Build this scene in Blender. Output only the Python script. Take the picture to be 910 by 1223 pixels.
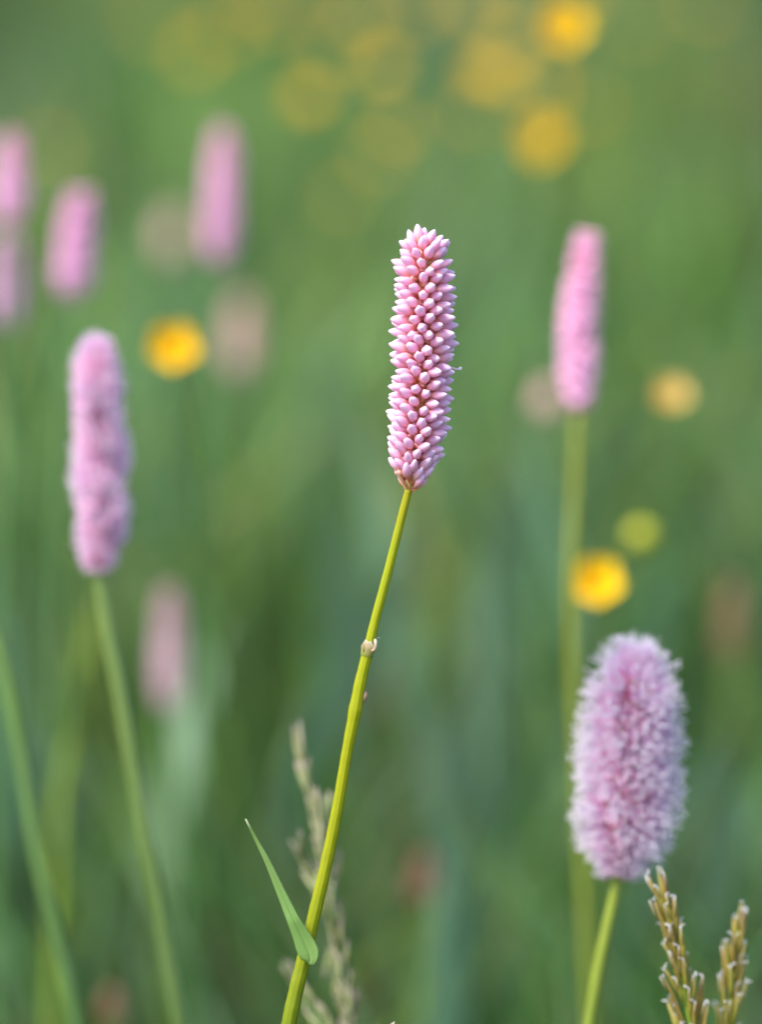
import bpy, math, random
import numpy as np
from mathutils import Vector, Matrix, Quaternion

# ------------------------------------------------------------------ camera, sky, sun, exposure
for o in list(bpy.data.objects):
    bpy.data.objects.remove(o, do_unlink=True)
scene = bpy.context.scene
COL = scene.collection
R = math.radians

CAM_H, PITCH, FOCUS, FRAME_H = 0.62, R(13.0), 0.60, 0.194
cam_data = bpy.data.cameras.new('camera')
cam_data.sensor_fit = 'VERTICAL'
cam_data.sensor_height = 36.0
cam_data.sensor_width = 27.0
cam_data.lens = 36.0 * FOCUS / FRAME_H
cam_data.clip_start = 0.02
cam_data.clip_end = 2000.0
cam_data.dof.use_dof = True
cam_data.dof.focus_distance = FOCUS
cam_data.dof.aperture_fstop = 4.4
cam_data.dof.aperture_blades = 0
cam = bpy.data.objects.new('camera', cam_data)
cam.location = (0, 0, CAM_H)
cam.rotation_euler = (math.pi / 2 - PITCH, 0, 0)
COL.objects.link(cam)
scene.camera = cam

SUN_EL, SUN_AZ = R(56), R(-122)          # azimuth measured from +Y (view direction) towards +X
world = bpy.data.worlds.new('World')
scene.world = world
world.use_nodes = True
wn = world.node_tree.nodes
wl = world.node_tree.links
sky = wn.new('ShaderNodeTexSky')
sky.sky_type = 'NISHITA'
sky.sun_disc = False
sky.sun_elevation = SUN_EL
sky.sun_rotation = SUN_AZ
sky.dust_density = 2.0
wn['Background'].inputs['Strength'].default_value = 0.125
wl.new(sky.outputs[0], wn['Background'].inputs['Color'])

sun_data = bpy.data.lights.new('sun', 'SUN')
sun_data.energy = 2.0
sun_data.angle = R(18)
sun_data.color = (1.0, 0.95, 0.86)
sun = bpy.data.objects.new('sun', sun_data)
sd = Vector((math.sin(SUN_AZ) * math.cos(SUN_EL), math.cos(SUN_AZ) * math.cos(SUN_EL), math.sin(SUN_EL)))
sun.rotation_euler = (-sd).to_track_quat('-Z', 'Y').to_euler()
sun.location = sd * 20
COL.objects.link(sun)

vs = scene.view_settings
vs.view_transform = 'Standard'
vs.look = 'None'
vs.exposure = 1.62
vs.gamma = 1.0
vs.use_curve_mapping = False
scene.cycles.use_denoising = True

# ------------------------------------------------------------------ pixel helper (photo 910 x 1223)
FWD = Vector((0, math.cos(PITCH), -math.sin(PITCH)))
UP = Vector((0, math.sin(PITCH), math.cos(PITCH)))
RIGHT = Vector((1, 0, 0))
CAM = Vector((0, 0, CAM_H))
PX = FRAME_H / 1223.0                      # metres per photo pixel at the focus distance


def P(px, py, d):
    s = PX * d / FOCUS
    return CAM + FWD * d + RIGHT * ((px - 455) * s) + UP * ((611.5 - py) * s)


rnd = random.Random(7)
rng = np.random.default_rng(11)


# ------------------------------------------------------------------ materials
def new_mat(name):
    m = bpy.data.materials.new(name)
    m.use_nodes = True
    nt = m.node_tree
    return m, nt, nt.nodes['Principled BSDF'], nt.nodes['Material Output']


def ramp(nt, stops, interp='EASE'):
    r = nt.nodes.new('ShaderNodeValToRGB')
    r.color_ramp.interpolation = interp
    el = r.color_ramp.elements
    while len(el) < len(stops):
        el.new(0.5)
    for e, (p, c) in zip(el, stops):
        e.position = p
        e.color = (c[0], c[1], c[2], 1)
    return r


def plant_mat(name, stops, rough=0.5, trans=0.25, var=0.25, noise_scale=900.0, sss=0.0, spec=0.4,
              bump=0.0, ctrl='t', hue_var=0.02, trans_tint=(1, 1, 1)):
    """Colour runs along attribute t; per-object and fine-noise variation; part of the light passes through."""
    m, nt, b, out = new_mat(name)
    N, L = nt.nodes, nt.links
    at = N.new('ShaderNodeAttribute'); at.attribute_name = ctrl
    nz = N.new('ShaderNodeTexNoise'); nz.inputs['Scale'].default_value = noise_scale
    nz.inputs['Detail'].default_value = 3
    geo = N.new('ShaderNodeNewGeometry')
    L.new(geo.outputs['Position'], nz.inputs['Vector'])
    add = N.new('ShaderNodeMath'); add.operation = 'MULTIPLY_ADD'
    L.new(nz.outputs['Fac'], add.inputs[0]); add.inputs[1].default_value = 0.22
    sub = N.new('ShaderNodeMath'); sub.operation = 'SUBTRACT'
    L.new(at.outputs['Fac'], sub.inputs[0]); sub.inputs[1].default_value = 0.11
    L.new(sub.outputs[0], add.inputs[2])
    rp = ramp(nt, stops)
    L.new(add.outputs[0], rp.inputs[0])
    oi = N.new('ShaderNodeObjectInfo')
    hsv = N.new('ShaderNodeHueSaturation')
    L.new(rp.outputs[0], hsv.inputs['Color'])
    mv = N.new('ShaderNodeMapRange')
    mv.inputs['To Min'].default_value = 1 - var; mv.inputs['To Max'].default_value = 1 + var * 0.6
    # mix object random with low noise
    av = N.new('ShaderNodeMath'); av.operation = 'MULTIPLY_ADD'
    L.new(oi.outputs['Random'], av.inputs[0]); av.inputs[1].default_value = 0.6
    half = N.new('ShaderNodeMath'); half.operation = 'MULTIPLY'
    L.new(nz.outputs['Fac'], half.inputs[0]); half.inputs[1].default_value = 0.4
    L.new(half.outputs[0], av.inputs[2])
    L.new(av.outputs[0], mv.inputs['Value'])
    L.new(mv.outputs[0], hsv.inputs['Value'])
    mh = N.new('ShaderNodeMapRange')
    mh.inputs['To Min'].default_value = 0.5 - hue_var; mh.inputs['To Max'].default_value = 0.5 + hue_var
    L.new(oi.outputs['Random'], mh.inputs['Value'])
    L.new(mh.outputs[0], hsv.inputs['Hue'])
    L.new(hsv.outputs[0], b.inputs['Base Color'])
    b.inputs['Roughness'].default_value = rough
    b.inputs['Specular IOR Level'].default_value = spec
    if sss:
        b.inputs['Subsurface Weight'].default_value = sss
        b.inputs['Subsurface Radius'].default_value = (1.0, 0.5, 0.5)
        b.inputs['Subsurface Scale'].default_value = 0.0007
    if bump:
        bp = N.new('ShaderNodeBump'); bp.inputs['Strength'].default_value = bump
        bp.inputs['Distance'].default_value = 0.0004
        L.new(nz.outputs['Fac'], bp.inputs['Height'])
        L.new(bp.outputs[0], b.inputs['Normal'])
    if trans:
        tr = N.new('ShaderNodeBsdfTranslucent')
        mul = N.new('ShaderNodeMix'); mul.data_type = 'RGBA'; mul.blend_type = 'MULTIPLY'
        mul.inputs['Factor'].default_value = 1.0
        L.new(hsv.outputs[0], mul.inputs['A'])
        mul.inputs['B'].default_value = (*trans_tint, 1)
        L.new(mul.outputs['Result'], tr.inputs['Color'])
        mx = N.new('ShaderNodeMixShader'); mx.inputs[0].default_value = trans
        L.new(b.outputs[0], mx.inputs[1]); L.new(tr.outputs[0], mx.inputs[2])
        L.new(mx.outputs[0], out.inputs['Surface'])
    return m


def vcol_mat(name, rough=0.45, trans=0.35, spec=0.45):
    m, nt, b, out = new_mat(name)
    N, L = nt.nodes, nt.links
    at = N.new('ShaderNodeAttribute'); at.attribute_name = 'col'
    nz = N.new('ShaderNodeTexNoise'); nz.inputs['Scale'].default_value = 160
    geo = N.new('ShaderNodeNewGeometry'); L.new(geo.outputs['Position'], nz.inputs['Vector'])
    mr = N.new('ShaderNodeMapRange'); mr.inputs['To Min'].default_value = 0.75; mr.inputs['To Max'].default_value = 1.25
    L.new(nz.outputs['Fac'], mr.inputs['Value'])
    hs = N.new('ShaderNodeHueSaturation')
    L.new(at.outputs['Color'], hs.inputs['Color']); L.new(mr.outputs[0], hs.inputs['Value'])
    L.new(hs.outputs[0], b.inputs['Base Color'])
    b.inputs['Roughness'].default_value = rough
    b.inputs['Specular IOR Level'].default_value = spec
    tr = N.new('ShaderNodeBsdfTranslucent'); L.new(hs.outputs[0], tr.inputs['Color'])
    mx = N.new('ShaderNodeMixShader'); mx.inputs[0].default_value = trans
    L.new(b.outputs[0], mx.inputs[1]); L.new(tr.outputs[0], mx.inputs[2])
    L.new(mx.outputs[0], out.inputs['Surface'])
    return m


M = {}
M['bud'] = plant_mat('bud_pink', [(0.0, (0.88, 0.32, 0.16)), (0.30, (0.90, 0.44, 0.40)), (0.62, (0.90, 0.50, 0.69)),
                                  (0.97, (0.90, 0.69, 0.89))], rough=0.6, trans=0.32, var=0.10, sss=0.3, spec=0.18,
                     hue_var=0.012, noise_scale=1400, bump=0.25)
M['young'] = plant_mat('young_bud_salmon', [(0.0, (0.78, 0.30, 0.10)), (0.45, (0.86, 0.38, 0.26)), (1.0, (0.86, 0.46, 0.48))],
                       rough=0.6, trans=0.32, var=0.12, sss=0.3, spec=0.18, hue_var=0.012, noise_scale=1400)
M['open'] = plant_mat('open_floret_pink', [(0.0, (0.90, 0.28, 0.32)), (0.35, (0.92, 0.50, 0.64)), (0.62, (0.92, 0.60, 0.82)), (0.9, (0.92, 0.73, 0.91)),
                                           (1.0, (0.92, 0.87, 0.92))], rough=0.55, trans=0.5, var=0.08, spec=0.15, hue_var=0.012)
M['pink_far'] = plant_mat('bistort_pink', [(0.0, (0.76, 0.30, 0.36)), (0.4, (0.86, 0.38, 0.62)), (1.0, (0.88, 0.53, 0.79))],
                          rough=0.55, trans=0.3, var=0.12, spec=0.2, hue_var=0.015)
M['pink_dull'] = plant_mat('fading_bistort_pink', [(0.0, (0.55, 0.30, 0.28)), (0.5, (0.72, 0.45, 0.52)), (1.0, (0.76, 0.56, 0.64))],
                           rough=0.6, trans=0.25, var=0.15, hue_var=0.015)
M['pink_peach'] = plant_mat('bistort_peach', [(0.0, (0.70, 0.36, 0.30)), (1.0, (0.84, 0.54, 0.52))], rough=0.6, trans=0.25, var=0.12)
M['rachis'] = plant_mat('rachis_orange', [(0.0, (0.60, 0.40, 0.10)), (0.6, (0.86, 0.42, 0.14)), (1.0, (0.86, 0.50, 0.28))],
                        rough=0.55, trans=0.1, var=0.1, bump=0.3)
M['stem'] = plant_mat('stem_lime', [(0.0, (0.10, 0.17, 0.006)), (0.5, (0.23, 0.27, 0.0)), (0.85, (0.24, 0.29, 0.001)), (1.0, (0.27, 0.265, 0.002))],
                      rough=0.5, trans=0.0, var=0.2, sss=0.1, spec=0.2, bump=0.3, noise_scale=420)
M['stem_dim'] = plant_mat('stem_dark_green', [(0.0, (0.06, 0.13, 0.03)), (1.0, (0.09, 0.18, 0.045))], rough=0.5, trans=0.0, var=0.15)
M['stem_green'] = plant_mat('stem_green', [(0.0, (0.06, 0.12, 0.025)), (1.0, (0.12, 0.195, 0.04))],
                            rough=0.45, trans=0.0, var=0.15, noise_scale=300)
M['stem_olive'] = plant_mat('stem_olive', [(0.0, (0.13, 0.19, 0.015)), (1.0, (0.20, 0.25, 0.02))],
                            rough=0.45, trans=0.0, var=0.15, noise_scale=300)
M['leaf'] = plant_mat('stem_leaf_green', [(0.0, (0.21, 0.31, 0.065)), (0.5, (0.18, 0.285, 0.06)), (0.93, (0.21, 0.31, 0.08)), (1.0, (0.5, 0.55, 0.35))],
                      rough=0.45, trans=0.35, var=0.1, bump=0.2, noise_scale=700)
M['paper'] = plant_mat('papery_sheath', [(0.0, (0.24, 0.25, 0.03)), (0.45, (0.36, 0.27, 0.10)), (0.8, (0.55, 0.38, 0.24)), (1.0, (0.72, 0.62, 0.52))],
                       rough=0.6, trans=0.4, var=0.15)
M['dry'] = plant_mat('dry_bract_brown', [(0.0, (0.34, 0.16, 0.07)), (1.0, (0.60, 0.42, 0.34))], rough=0.6, trans=0.3, var=0.1)
M['rachis_pink'] = plant_mat('rachis_pink', [(0.0, (0.60, 0.24, 0.14)), (1.0, (0.74, 0.26, 0.34))], rough=0.6, trans=0.1, var=0.1)
M['broad'] = plant_mat('broad_leaf_bluegreen', [(0.0, (0.06, 0.18, 0.04)), (0.5, (0.065, 0.20, 0.075)), (1.0, (0.10, 0.24, 0.09))],
                       rough=0.36, trans=0.25, var=0.3, spec=0.6, noise_scale=60, hue_var=0.02)
M['yellow'] = plant_mat('buttercup_yellow', [(0.0, (0.78, 0.42, 0.0)), (0.6, (0.86, 0.52, 0.0)), (1.0, (0.88, 0.58, 0.01))],
                        rough=0.3, trans=0.25, var=0.08, spec=0.5, hue_var=0.008)
M['yellow_dull'] = plant_mat('buttercup_fading', [(0.0, (0.60, 0.34, 0.08)), (1.0, (0.70, 0.48, 0.14))],
                             rough=0.5, trans=0.25, var=0.08, hue_var=0.008)
M['yellow_bud'] = plant_mat('buttercup_bud', [(0.0, (0.22, 0.30, 0.02)), (1.0, (0.50, 0.46, 0.02))],
                            rough=0.5, trans=0.2, var=0.08, hue_var=0.008)
M['sorrel'] = plant_mat('sorrel_red', [(0.0, (0.25, 0.13, 0.07)), (1.0, (0.34, 0.16, 0.11))], rough=0.6, trans=0.2, var=0.25)
M['straw'] = plant_mat('spikelet_straw', [(0.0, (0.18, 0.17, 0.02)), (0.45, (0.29, 0.23, 0.035)), (0.74, (0.36, 0.27, 0.08)), (0.92, (0.40, 0.32, 0.17)), (1.0, (0.64, 0.62, 0.62))],
                       rough=0.5, trans=0.25, var=0.3, noise_scale=1200, hue_var=0.025)
M['panicle'] = plant_mat('panicle_pale', [(0.0, (0.20, 0.25, 0.08)), (0.5, (0.32, 0.33, 0.15)), (0.8, (0.50, 0.40, 0.34)), (1.0, (0.62, 0.50, 0.54))],
                         rough=0.55, trans=0.3, var=0.2, hue_var=0.02)
M['grass'] = vcol_mat('grass_blades', rough=0.42, trans=0.30, spec=0.38)


# ------------------------------------------------------------------ mesh helpers
class MB:
    """collects vertices, faces and the per-vertex attribute t"""

    def __init__(self):
        self.v, self.f, self.t = [], [], []

    def add(self, vs_, fs_, ts_):
        n = len(self.v)
        self.v += [tuple(x) for x in vs_]
        self.f += [tuple(i + n for i in f) for f in fs_]
        self.t += list(ts_)

    def add_mesh(self, src, mat):
        n = len(self.v)
        for v, t in zip(src.v, src.t):
            self.v.append(tuple(mat @ Vector(v)))
            self.t.append(t)
        self.f += [tuple(i + n for i in f) for f in src.f]

    def tube(self, pts, rad, seg=8, t0=0.0, t1=1.0, cap=True, ribs=0.0):
        pts = [Vector(p) for p in pts]
        n = len(pts)
        ref = None
        vv, ff, tt = [], [], []
        for i, p in enumerate(pts):
            tan = (pts[min(i + 1, n - 1)] - pts[max(i - 1, 0)])
            tan = tan.normalized() if tan.length > 1e-12 else Vector((0, 0, 1))
            if ref is None:
                a = Vector((1, 0, 0)) if abs(tan.x) < 0.8 else Vector((0, 1, 0))
                ref = (a - tan * a.dot(tan)).normalized()
            else:
                ref = (ref - tan * ref.dot(tan)).normalized()
            bi = tan.cross(ref)
            r = rad[i] if isinstance(rad, (list, tuple)) else rad
            for k in range(seg):
                a = 2 * math.pi * k / seg
                vv.append(p + (ref * math.cos(a) + bi * math.sin(a)) * r * (1 + ribs * math.cos(a * 9)))
                tt.append(t0 + (t1 - t0) * i / (n - 1))
        for i in range(n - 1):
            for k in range(seg):
                k2 = (k + 1) % seg
                ff.append((i * seg + k, i * seg + k2, (i + 1) * seg + k2, (i + 1) * seg + k))
        if cap:
            ff.append(tuple(reversed(range(seg))))
            ff.append(tuple(range((n - 1) * seg, n * seg)))
        self.add(vv, ff, tt)

    def mesh(self, name, mat, smooth=True):
        me = bpy.data.meshes.new(name)
        me.from_pydata(self.v, [], self.f)
        at = me.attributes.new('t', 'FLOAT', 'POINT')
        at.data.foreach_set('value', self.t)
        if smooth:
            me.polygons.foreach_set('use_smooth', [True] * len(me.polygons))
        me.materials.append(mat)
        me.update()
        return me

    def build(self, name, mat, parent=None, smooth=True):
        return link(name, self.mesh(name, mat, smooth), parent)


def link(name, me, parent=None):
    o = bpy.data.objects.new(name, me)
    COL.objects.link(o)
    if parent is not None:
        o.parent = parent
    return o


def tag(o, label=None, cat=None, group=None, kind=None):
    if label: o['label'] = label
    if cat: o['category'] = cat
    if group: o['group'] = group
    if kind: o['kind'] = kind
    return o


def empty(name, loc, label, cat, group=None):
    o = bpy.data.objects.new(name, None)
    o.empty_display_size = 0.01
    o.location = loc
    COL.objects.link(o)
    return tag(o, label, cat, group)


def smooth_path(pts, per=6):
    """centripetal Catmull-Rom through the points"""
    pts = [Vector(p) for p in pts]
    pts = [pts[0] * 2 - pts[1]] + pts + [pts[-1] * 2 - pts[-2]]
    out = []
    for i in range(1, len(pts) - 2):
        p0, p1, p2, p3 = pts[i - 1:i + 3]
        t0 = 0.0
        t1 = t0 + max(1e-6, (p1 - p0).length) ** 0.5
        t2 = t1 + max(1e-6, (p2 - p1).length) ** 0.5
        t3 = t2 + max(1e-6, (p3 - p2).length) ** 0.5
        for k in range(per):
            t = t1 + (t2 - t1) * k / per
            a1 = p0 * ((t1 - t) / (t1 - t0)) + p1 * ((t - t0) / (t1 - t0))
            a2 = p1 * ((t2 - t) / (t2 - t1)) + p2 * ((t - t1) / (t2 - t1))
            a3 = p2 * ((t3 - t) / (t3 - t2)) + p3 * ((t - t2) / (t3 - t2))
            b1 = a1 * ((t2 - t) / (t2 - t0)) + a2 * ((t - t0) / (t2 - t0))
            b2 = a2 * ((t3 - t) / (t3 - t1)) + a3 * ((t - t1) / (t3 - t1))
            out.append(b1 * ((t2 - t) / (t2 - t1)) + b2 * ((t - t1) / (t2 - t1)))
    out.append(pts[-2])
    return out


def lerp_list(xs, s):
    """piecewise-linear lookup, xs = [(pos, val), ...]"""
    if s <= xs[0][0]: return xs[0][1]
    for (a, va), (b, vb) in zip(xs, xs[1:]):
        if s <= b:
            return va + (vb - va) * (s - a) / (b - a)
    return xs[-1][1]


def to_ground(pix, lean=0.45):
    """pix: [(px, py, d)...] from the top of a stem down; goes on to the soil. Returns points ground -> top."""
    pts = [P(*p) for p in pix]
    a, b = pts[-2], pts[-1]
    d = (b - a)
    if d.z > -1e-4: d = Vector((0, 0, -1))
    d = d / -d.z
    z = b.z
    hx = Vector((max(-0.5, min(0.5, d.x)), max(-0.45, min(0.45, d.y)), 0))
    base = Vector((b.x, b.y, 0)) + hx * z * lean
    mid = b + Vector((hx.x * z * 0.32, hx.y * z * 0.32, -z * 0.45))
    return [base + Vector((0, 0, -0.006)), mid] + pts[::-1], base


def frame_to(dirv, up=Vector((0, 0, 1)), roll=0.0):
    q = dirv.to_track_quat('Z', 'Y')
    return (q @ Quaternion((0, 0, 1), roll)).to_matrix()


# ------------------------------------------------------------------ ground
def make_ground():
    n = 90
    xs = np.concatenate([-np.geomspace(600, 0.5, n // 2), np.geomspace(0.5, 600, n // 2)])
    X, Y = np.meshgrid(xs, xs + 0.0)
    far = np.clip((np.hypot(X, Y) - 14) / 60, 0, 1)
    Z = far * (1.2 * np.sin(X * 0.021 + 1.0) * np.cos(Y * 0.017) + 0.4 * np.sin(X * 0.07 + Y * 0.05))
    v = np.stack([X, Y, Z], -1).reshape(-1, 3)
    m = len(xs)
    idx = np.arange(m * m).reshape(m, m)
    f = np.stack([idx[:-1, :-1], idx[:-1, 1:], idx[1:, 1:], idx[1:, :-1]], -1).reshape(-1, 4)
    me = bpy.data.meshes.new('meadow_ground')
    me.from_pydata(v.tolist(), [], f.tolist())
    mt, nt, b, out = new_mat('meadow_soil')
    N, L = nt.nodes, nt.links
    geo = N.new('ShaderNodeNewGeometry')
    n1 = N.new('ShaderNodeTexNoise'); n1.inputs['Scale'].default_value = 9; n1.inputs['Detail'].default_value = 6
    n2 = N.new('ShaderNodeTexNoise'); n2.inputs['Scale'].default_value = 0.7; n2.inputs['Detail'].default_value = 5
    L.new(geo.outputs['Position'], n1.inputs['Vector']); L.new(geo.outputs['Position'], n2.inputs['Vector'])
    r1 = ramp(nt, [(0.3, (0.022, 0.035, 0.012)), (0.55, (0.04, 0.075, 0.02)), (0.75, (0.06, 0.055, 0.03))])
    r2 = ramp(nt, [(0.3, (0.05, 0.11, 0.03)), (0.7, (0.10, 0.16, 0.045))])
    L.new(n1.outputs['Fac'], r1.inputs[0]); L.new(n2.outputs['Fac'], r2.inputs[0])
    # turf closes over the soil with distance from the near clearing
    ln = N.new('ShaderNodeVectorMath'); ln.operation = 'LENGTH'
    L.new(geo.outputs['Position'], ln.inputs[0])
    mr = N.new('ShaderNodeMapRange'); mr.inputs['From Min'].default_value = 4; mr.inputs['From Max'].default_value = 12
    L.new(ln.outputs['Value'], mr.inputs['Value'])
    mx = N.new('ShaderNodeMix'); mx.data_type = 'RGBA'
    L.new(mr.outputs[0], mx.inputs['Factor']); L.new(r1.outputs[0], mx.inputs['A']); L.new(r2.outputs[0], mx.inputs['B'])
    L.new(mx.outputs['Result'], b.inputs['Base Color'])
    b.inputs['Roughness'].default_value = 0.9
    bp = N.new('ShaderNodeBump'); bp.inputs['Distance'].default_value = 0.01
    L.new(n1.outputs['Fac'], bp.inputs['Height']); L.new(bp.outputs[0], b.inputs['Normal'])
    me.materials.append(mt)
    o = link('ground', me)
    tag(o, 'dark mossy soil under the meadow grass', 'ground', kind='structure')


make_ground()


# ------------------------------------------------------------------ meadow grass (uncountable)
def smooth_noise(x, y, seed, scale):
    r = np.random.default_rng(seed)
    out = np.zeros_like(x)
    for k in range(6):
        a = r.uniform(0, 2 * np.pi); f = scale * r.uniform(0.6, 1.9); ph = r.uniform(0, 6.28)
        out += np.sin((x * np.cos(a) + y * np.sin(a)) * f + ph)
    return out / 6


def blades(n, y0, y1, half0, half1, hmin, hmax, wmin, wmax, segs, cap=False, per=38, tr=0.035):
    """grass in tussocks; returns verts (n, 2*segs+1, 3), colours (n, 2*segs+1, 3)"""
    nt = max(1, n // per)
    # tussock centres, colours and heights
    ty = y0 + (y1 - y0) * rng.uniform(0, 1, nt)
    tx = rng.uniform(-1, 1, nt) * (half0 + (half1 - half0) * (ty - y0) / (y1 - y0))
    pal = np.array([(0.105, 0.255, 0.03), (0.05, 0.165, 0.032), (0.055, 0.18, 0.085), (0.175, 0.25, 0.025), (0.15, 0.265, 0.145), (0.014, 0.05, 0.016), (0.30, 0.26, 0.11)])  # the pale greyish green has bluish leaf gloss put into its colour
    drift = smooth_noise(tx, ty, 8, 3.2)
    tp = np.digitize(np.clip(rng.uniform(0, 1, nt) + 0.15 * drift, 0, 1), [0.25, 0.40, 0.57, 0.71, 0.88, 0.999])
    # vignette put into tussock colour: dark green at both sides of the far meadow
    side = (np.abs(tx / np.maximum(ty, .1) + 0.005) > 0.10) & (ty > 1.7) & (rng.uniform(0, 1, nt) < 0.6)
    near = (ty < 1.2) & (per > 5) & (rng.uniform(0, 1, nt) < 0.72)  # deep canopy shade painted into the foreground tussocks as dark green
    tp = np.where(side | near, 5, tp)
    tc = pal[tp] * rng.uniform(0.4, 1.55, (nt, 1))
    tc = tc * (1 + np.clip((ty - 1.8) / 2.0, 0, 1)[:, None] * np.array([[0.35, -0.02, 0.0]]))   # ripening, yellower sward farther out
    th = rng.uniform(0.50, 1.20, nt) * (1 + 0.15 * smooth_noise(tx, ty, 3, 5.0))
    ti = rng.integers(0, nt, n)
    loose = rng.uniform(0, 1, n) < 0.18
    spread = tr
    x = tx[ti] + rng.normal(0, spread, n) * np.where(loose, 4, 1)
    y = ty[ti] + rng.normal(0, spread, n) * np.where(loose, 4, 1)
    h = rng.uniform(hmin, hmax, n) * th[ti]
    if cap:      # lower sward round where the photographer kneels
        lim = np.interp(y, [-0.5, 0.45, 0.60, 0.75, 0.88, 1.05, 1.3], [0.20, 0.24, 0.27, 0.28, 0.33, 0.41, 0.5])
        h = np.minimum(h, lim * rng.uniform(0.78, 1.0, n))
    w = rng.uniform(wmin, wmax, n)
    lean = rng.uniform(0.08, 0.62, n) * h
    az = rng.uniform(0, 2 * np.pi, n)
    out = np.arctan2(y - ty[ti], x - tx[ti])
    az = np.where(rng.uniform(0, 1, n) < 0.6, out + rng.normal(0, 0.6, n), az)
    rot = rng.uniform(0, 2 * np.pi, n)
    s = np.linspace(0, 1, segs + 1)[None, :]
    bend = s ** 1.9
    cx = x[:, None] + np.cos(az)[:, None] * lean[:, None] * bend
    cy = y[:, None] + np.sin(az)[:, None] * lean[:, None] * bend
    droop = rng.uniform(0.0, 0.24, n)
    cz = h[:, None] * (s - droop[:, None] * s ** 3) - 0.004
    ww = 0.5 * w[:, None] * np.clip(np.minimum(0.55 + s * 1.2, 1.0) * (1 - s ** 2.2), 0.0, 1)
    twist = rot[:, None] + rng.uniform(-1.0, 1.0, n)[:, None] * s
    dx, dy = np.cos(twist), np.sin(twist)
    V = np.zeros((n, 2 * segs + 1, 3))
    for i in range(segs):
        V[:, 2 * i] = np.stack([cx[:, i] - dx[:, i] * ww[:, i], cy[:, i] - dy[:, i] * ww[:, i], cz[:, i]], -1)
        V[:, 2 * i + 1] = np.stack([cx[:, i] + dx[:, i] * ww[:, i], cy[:, i] + dy[:, i] * ww[:, i], cz[:, i]], -1)
    V[:, 2 * segs] = np.stack([cx[:, segs], cy[:, segs], cz[:, segs]], -1)
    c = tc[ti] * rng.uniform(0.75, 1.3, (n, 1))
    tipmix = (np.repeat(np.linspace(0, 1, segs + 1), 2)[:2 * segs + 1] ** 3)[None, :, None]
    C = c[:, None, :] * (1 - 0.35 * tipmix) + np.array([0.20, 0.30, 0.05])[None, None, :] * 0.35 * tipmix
    return V, C


def blade_faces(n, segs, off):
    base = (np.arange(n) * (2 * segs + 1))[:, None] + off
    quads = []
    for i in range(segs - 1):
        quads.append(np.stack([base[:, 0] + 2 * i, base[:, 0] + 2 * i + 1, base[:, 0] + 2 * i + 3, base[:, 0] + 2 * i + 2], -1))
    tri = np.stack([base[:, 0] + 2 * segs - 2, base[:, 0] + 2 * segs - 1, base[:, 0] + 2 * segs], -1)
    return np.concatenate(quads), tri


def make_grass():
    sets = [
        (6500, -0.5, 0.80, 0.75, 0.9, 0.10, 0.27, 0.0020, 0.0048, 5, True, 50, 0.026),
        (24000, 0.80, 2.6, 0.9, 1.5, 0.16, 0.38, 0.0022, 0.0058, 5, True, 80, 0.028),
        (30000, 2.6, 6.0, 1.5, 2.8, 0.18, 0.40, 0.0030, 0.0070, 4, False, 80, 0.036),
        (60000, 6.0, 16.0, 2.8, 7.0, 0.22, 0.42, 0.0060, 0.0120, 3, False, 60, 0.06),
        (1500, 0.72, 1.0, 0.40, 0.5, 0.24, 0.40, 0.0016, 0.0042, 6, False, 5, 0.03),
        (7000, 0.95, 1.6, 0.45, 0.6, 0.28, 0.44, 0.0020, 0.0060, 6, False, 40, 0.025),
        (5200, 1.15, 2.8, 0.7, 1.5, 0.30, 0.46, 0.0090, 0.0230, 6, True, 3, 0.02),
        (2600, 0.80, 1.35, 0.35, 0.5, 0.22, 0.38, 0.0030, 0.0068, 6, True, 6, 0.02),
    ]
    Vs, Cs, Q, T = [], [], [], []
    off = 0
    for (n, y0, y1, a, b_, h0, h1, w0, w1, sg, cap, per, tr) in sets:
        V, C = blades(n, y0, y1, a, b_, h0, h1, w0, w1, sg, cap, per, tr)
        q, t = blade_faces(n, sg, off)
        Vs.append(V.reshape(-1, 3)); Cs.append(C.reshape(-1, 3)); Q.append(q); T.append(t)
        off += V.shape[0] * V.shape[1]
    V = np.concatenate(Vs).astype(np.float32); C = np.concatenate(Cs).astype(np.float32)
    Q = np.concatenate(Q); T = np.concatenate(T)
    me = bpy.data.meshes.new('meadow_grass')
    me.vertices.add(len(V)); me.vertices.foreach_set('co', V.ravel())
    loops = np.concatenate([Q.ravel(), T.ravel()]).astype(np.int32)
    me.loops.add(len(loops)); me.loops.foreach_set('vertex_index', loops)
    starts = np.concatenate([np.arange(len(Q)) * 4, len(Q) * 4 + np.arange(len(T)) * 3]).astype(np.int32)
    me.polygons.add(len(starts)); me.polygons.foreach_set('loop_start', starts)
    me.update(calc_edges=True)
    me.polygons.foreach_set('use_smooth', np.ones(len(starts), dtype=bool))
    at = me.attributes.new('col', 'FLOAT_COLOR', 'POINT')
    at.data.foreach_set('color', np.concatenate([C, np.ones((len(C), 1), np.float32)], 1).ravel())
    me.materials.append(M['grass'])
    o = link('meadow_grass', me)
    tag(o, 'soft green meadow grass filling the ground behind the flowers', 'grass', kind='stuff')


make_grass()


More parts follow.
